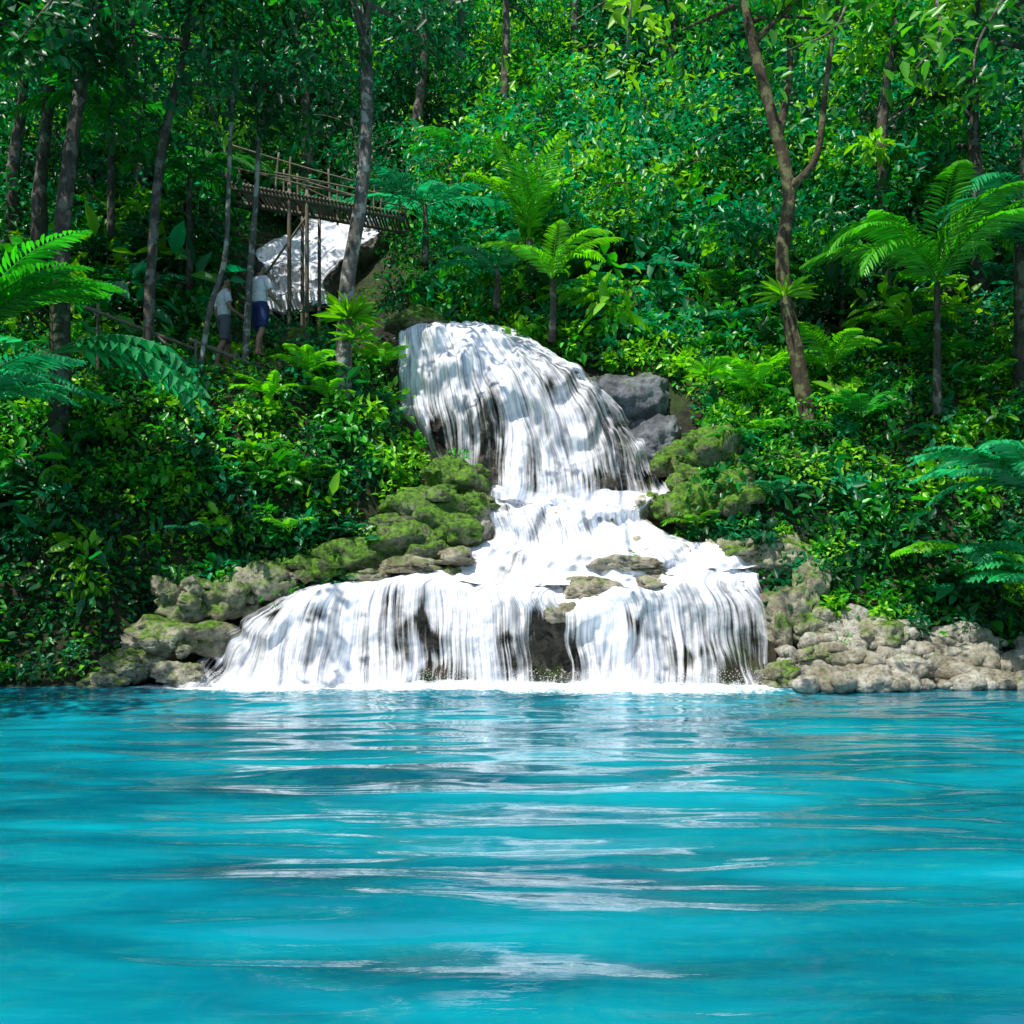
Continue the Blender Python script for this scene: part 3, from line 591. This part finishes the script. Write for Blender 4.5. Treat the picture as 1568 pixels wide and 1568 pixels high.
for q,r,m_,sd in B: boulder(pt(*q),r,m_,sd)
def outcrop(name,items,mat,fill=0,seed=0,soft=.2,amp=.55):
    rg=np.random.default_rng(seed); VV=[];FF=[];n=0; its=[(pt(a,b,y),np.array((rx,ry,rz))) for a,b,y,rx,ry,rz in items]
    for i in range(fill):
        cc,rr=its[rg.integers(len(items))]; d=nrm(rg.normal(size=3)*[1,.8,.6]+[0,-.4,.1]); s=rg.uniform(.15,.5)
        its.append((cc+d*rr*.85,rr*s*rg.uniform(.8,1.3,3)))
    for i,(cc,rr) in enumerate(its):
        V=facet(IV4,seed*50+i,amp,soft=soft)*rr; a=rg.uniform(-.5,.5); ca,sa=math.cos(a),math.sin(a); V=V@np.array([[ca,sa,0],[-sa,ca,0],[0,0,1]])
        V=V+cc; V=V+nrm(V-cc)*(fbm(V*5,3)*.12)[:,None]
        VV.append(V); FF.append(IF4+n); n+=len(V)
    mk(name,np.concatenate(VV),np.concatenate(FF),mat)
outcrop("mossy_outcrop",[(655,785,16.45,.9,.6,.5),(695,735,16.95,.65,.5,.42),(615,830,16.05,.85,.5,.42),(695,825,16.25,.6,.5,.4),(550,858,15.85,.75,.4,.33),(725,775,16.55,.35,.4,.3),(480,872,15.75,.5,.35,.22)],ROCKMM,30,3,.42,.6)
outcrop("limestone_outcrop",[(640,868,15.7,.7,.35,.16),(735,808,16.5,.3,.35,.28),(700,855,15.85,.35,.35,.2),(560,884,15.6,.5,.3,.12),(745,775,16.8,.22,.3,.2)],ROCKM,20,4)
outcrop("limestone_outcrop",[(400,895,15.4,.5,.4,.34),(340,920,15.2,.55,.4,.36),(280,925,15.0,.4,.4,.38),(250,980,14.6,.5,.4,.32),(205,1020,14.35,.45,.3,.25),(320,975,14.8,.55,.35,.3),(165,1045,14.15,.4,.25,.16),(270,1030,14.4,.4,.3,.2),(430,893,15.6,.35,.3,.16)],ROCKM,70,5,.15,.65)
outcrop("limestone_outcrop",[(900,905,15.2,.6,.35,.22),(955,868,15.65,.6,.4,.16),(870,940,14.95,.35,.25,.2),(1000,895,15.25,.4,.3,.14)],ROCK,10,6)
outcrop("limestone_outcrop",[(1120,842,16.2,.55,.5,.24),(1195,965,15.2,.35,.35,.5),(1245,905,15.5,.45,.4,.42),(1260,1010,14.7,.45,.35,.32),(1200,1035,14.45,.35,.3,.2),(1330,975,15.0,.5,.4,.28),(1240,960,15.1,.4,.3,.35)],ROCKM,44,7,.15,.65)
outcrop("mossy_outcrop",[(1035,715,17.9,.4,.5,.4),(1010,780,17.0,.35,.3,.25),(1060,775,16.8,.45,.3,.4),(1090,700,17.5,.6,.6,.6),(1060,740,17.2,.5,.4,.45),(1130,760,16.6,.5,.4,.4)],ROCKMM,30,8,.2,.6)
n=1000; x=rng.uniform(4.0,10,n); y=13.95+rng.random(n)**1.2*1.2; z=H(x,y); s=.035+.17*rng.random(n)**2
VV=[]
for i in range(n):
    v=facet(SV,i,.25,8,.08)*s[i]*[1.3,1,.75]*rng.uniform(.75,1.25,3); a=rng.random()*6.28; ca,sa=math.cos(a),math.sin(a)
    v=v@np.array([[ca,sa,0],[-sa,ca,0],[0,0,1]]); VV.append(v+[x[i],y[i],max(z[i],0)+s[i]*.45])
mk("river_stones",np.concatenate(VV),(np.arange(n)[:,None,None]*len(SV)+SF[None]).reshape(-1,3),STONE)
# ---------------- pool
px_=axis(-9,9,.04,16.5); py_=np.concatenate([np.arange(-24,2.6,.3),np.arange(2.8,14.9,.024)])
X,Y=np.meshgrid(px_,py_); x=X.ravel();y=Y.ravel(); z0=np.zeros_like(x)
warp=fbm(np.stack([x*.5,y*.7,z0+8],1),2)*1.2
wz=fbm(np.stack([x*.62+.1*y,y*2.3+warp,z0],1),2,.4)*.09+fbm(np.stack([x*1.2-.3*y+20,y*4.6+warp,z0+3],1),2)*.048+fbm(np.stack([x*.25,y*.6,z0+30],1),2)*.05
near=np.exp(-np.abs(y-14.2)/.9)*np.exp(-(np.abs(x+.7)/4.8)**6)
wz+=near*fbm(np.stack([x*5,y*7,z0],1),3)*.16
foam=np.clip(np.exp(-np.abs(y-14.3)/.55)*np.exp(-(np.abs(x+.65)/4.7)**8)*1.15+fbm(np.stack([x*2,y*3,z0],1),3)*.7*near,0,1)
mk("pool_water",np.stack([x,y,wz],1),grid_faces(len(py_),len(px_)),POOL,fl=foam)
# ---------------- bamboo bridge
br=empty("bamboo_bridge"); ac=Acc()
def pole(a,b,r=.04,sag=0):
    a=np.array(a);b=np.array(b); mid=(a+b)/2-[0,0,sag]; V,Fc=tube([a,mid,b],[r,r*.85],8,n=9,wob=.2); ac.add(V,Fc,(0,0,0))
for dy in(0,.9):
    l0=pt(335,285,22)+[0,dy,0]; r0=pt(620,335,22)+[0,dy,0]
    pole(l0,r0,.06)
    for hz in(.45,.9): pole(l0+[0,0,hz*1.1],r0+[0,0,hz*.6],.022,.04)
    for t in (.05,.3,.38,.6,.83,.98):
        q=l0+(r0-l0)*t; pole(q-[0,0,.1],q+[rng.normal()*.06,0,1.1*(1-t)+.62*t],.028)
for a in(443,470):
    q=pt(a,305+(a-400)*.15,22); pole([q[0],22,ground_z(q[0],22)-.3],q+[0,0,.45],.05); pole([q[0]+.1,22.9,ground_z(q[0],22.9)-.3],q+[.1,.9,.05],.045)
pole(pt(400,430,22),pt(470,330,22),.03);pole(pt(350,250,21.8),pt(600,300,22),.022);pole(pt(365,240,22),pt(560,330,22.2),.02);pole(pt(380,262,21.9),pt(520,285,22.2),.018)
l0=pt(335,285,22);r0=pt(620,335,22)
for t in np.linspace(0,1,52):
    q=l0+(r0-l0)*t+[0,-.1,.09]; pole(q,q+[rng.normal()*.02,1.1,rng.normal()*.01],.03)
ac.build("poles",BAMBOO,br)
rl=empty("bamboo_railing"); ac=Acc()
pole(pt(130,470,17.2),pt(300,535,17.4),.035);pole(pt(290,520,17.4),pt(420,572,17.5),.04);pole(pt(150,520,17.2),pt(300,575,17.4),.035);pole(pt(230,505,17.3),pt(290,560,17.4),.03)
for a,b in((150,475),(225,508),(300,530),(360,548),(415,565)):
    q=pt(a,b,17.4); pole([q[0],17.4,ground_z(q[0],17.4)-.2],q+[0,0,.12],.035)
ac.build("poles",BAMBOO,rl)
# ---------------- people
SKIN=plain("skin",(.36,.2,.13),.55); WHITE=plain("white_cloth",(.8,.8,.86),.8); NAVY=plain("navy_cloth",(.01,.03,.14),.8); HAIR=plain("hair",(.012,.009,.007),.5); GREY=plain("grey_cloth",(.12,.13,.15),.8); EYE=plain("eye",(.02,.015,.01),.3); SHOE=plain("sandal",(.05,.035,.03),.6)
def person(loc,rot,pants,step=.12,armf=.25):
    e=empty("person")
    def part(name,prims,mat,vox=.009,sm=6):
        A2=Acc()
        for V,Fc in prims: A2.add(V,Fc,(0,0,0))
        o=mk(name,np.concatenate(A2.V),np.concatenate(A2.F),mat,e)
        r=o.modifiers.new("r",'REMESH'); r.mode='VOXEL'; r.voxel_size=vox; r.use_smooth_shade=True
        s_=o.modifiers.new("s",'SMOOTH'); s_.iterations=sm; s_.factor=.5; return o
    body=[];legs=[]
    for s,st in((-1,step),(1,-step)):
        hip=(s*.09,0,.9);kn=(s*.1,st*.7+.03,.49);an=(s*.1,st*1.2-.03,.085)
        body+= [tube([hip,(s*.1,st*.35+.02,.7),kn,(s*.1,st*.95-.02,.33),an],[.085,.075,.052,.055,.036],14,n=16),
                ell((s*.1,st*1.2+.05,.04),(.045,.12,.04)),ell((s*.1,st*1.2-.03,.06),(.04,.05,.06))]
        sh=(s*.185,0,1.39); elb=(s*.245,-.05+armf*.1*(1+s),1.12); wr=(s*.25,.07+armf*.5*(1+s)*.5,.9+armf*.4*(1+s)*.5)
        body+= [tube([sh,elb,wr],[.05,.04,.027],12,n=12),ell(sh,(.058,.055,.055))]
        w=np.array(wr); d=nrm(w-np.array(elb)); sd=np.array([0,1,0.]) ; sd=nrm(sd-d*np.dot(sd,d)); out=np.cross(d,sd)
        body.append(tube([w,w+d*.04,w+d*.085],[.026,.034,.03],10,n=6))
        for k_,(of,ln) in enumerate(((.03,.068),(.011,.078),(-.009,.072),(-.028,.056))):
            b0=w+d*.075+sd*of; body.append(tube([b0,b0+d*ln*.5,b0+d*ln*.8-out*s*.012,b0+d*ln-out*s*.024],[.0095,.008],8,n=6))
        b0=w+d*.03+sd*.028; body.append(tube([b0,b0+d*.025+sd*.022,b0+d*.06+sd*.03],[.011,.009],8,n=5))
        legs.append(tube([(s*.09,0,.93),(s*.1,st*.35+.02,.7),(s*.1,st*.65+.03,.53)],[.105,.1,.088],16,n=8))
    body+= [ell((0,0,1.27),(.16,.1,.2)),ell((0,0,.97),(.15,.105,.13)),ell((0,0,1.1),(.13,.09,.16)),
            tube([(0,-.01,1.38),(0,.0,1.46),(0,.01,1.55)],[.065,.052,.052],12,n=6),
            ell((0,.01,1.62),(.074,.092,.095)),ell((0,.03,1.565),(.055,.065,.06)),
            ell((0,.105,1.6),(.012,.02,.022)),ell((-.076,0,1.605),(.01,.02,.03)),ell((.076,0,1.605),(.01,.02,.03)),ell((0,.09,1.555),(.024,.012,.008))]
    part("body",body,SKIN,.0075,2)
    sh=[ell((0,0,1.28),(.185,.125,.19)),ell((0,0,1.08),(.158,.118,.2)),tube([(-.17,0,1.4),(0,0,1.425),(.17,0,1.4)],[.06,.065,.06],12,n=8)]
    for s in(-1,1): sh.append(tube([(s*.16,0,1.4),(s*.205,-.02,1.32),(s*.235,-.03+armf*.06*(1+s),1.2)],[.065,.066,.062],14,n=7))
    part("shirt",sh,WHITE,.012,4)
    part("shorts",legs+[ell((0,0,.94),(.168,.122,.12))],pants,.012,4)
    part("hair",[ell((0,-.018,1.648),(.084,.092,.088)),ell((0,-.05,1.6),(.07,.055,.08))],HAIR,.01,2)
    for s in(-1,1):
        V,Fc=ell((s*.028,.098,1.625),(.011,.008,.007)); mk("eye",V,Fc,EYE,e)
        st=step if s<0 else -step
        V,Fc=ell((s*.1,st*1.2+.045,.012),(.05,.135,.014)); mk("sandal",V,Fc,SHOE,e)
    e.location=Vector(loc); e.rotation_euler=(0,0,rot)
for a,y,rot,pn in((398,17.85,-.5,NAVY),(343,18.1,-.9,GREY)):
    x=(a-784)*y/F; person((x,y,ground_z(x,y)),rot,pn)
# ---------------- camera, light, world
sc=bpy.context.scene
cam=bpy.data.cameras.new("camera"); co=bpy.data.objects.new("camera",cam); link(co); co.location=(0,0,CAMH); co.rotation_euler=(math.radians(90),0,0)
cam.sensor_width=36; cam.lens=36/2/(784/F); cam.shift_y=(892-784)/1568; cam.clip_end=2000; sc.camera=co
sd=np.array([-.36,-.42,1.0]); sd/=np.linalg.norm(sd)
sun=bpy.data.lights.new("sun",'SUN'); sun.energy=5; sun.angle=math.radians(.5); sun.color=(1,.96,.88)
so=bpy.data.objects.new("sun",sun); link(so); so.rotation_euler=Vector(-sd).to_track_quat('-Z','Y').to_euler()
w=bpy.data.worlds.new("World"); sc.world=w; w.use_nodes=True; nt=w.node_tree
sk=nt.nodes.new('ShaderNodeTexSky'); sk.sky_type='NISHITA'; sk.sun_disc=False; sk.sun_elevation=math.asin(sd[2]); sk.sun_rotation=math.atan2(sd[0],sd[1])
bg=nt.nodes['Background']; nt.links.new(sk.outputs[0],bg.inputs[0]); bg.inputs[1].default_value=.15
sc.view_settings.view_transform='Standard'; sc.view_settings.look='None'; sc.view_settings.exposure=0
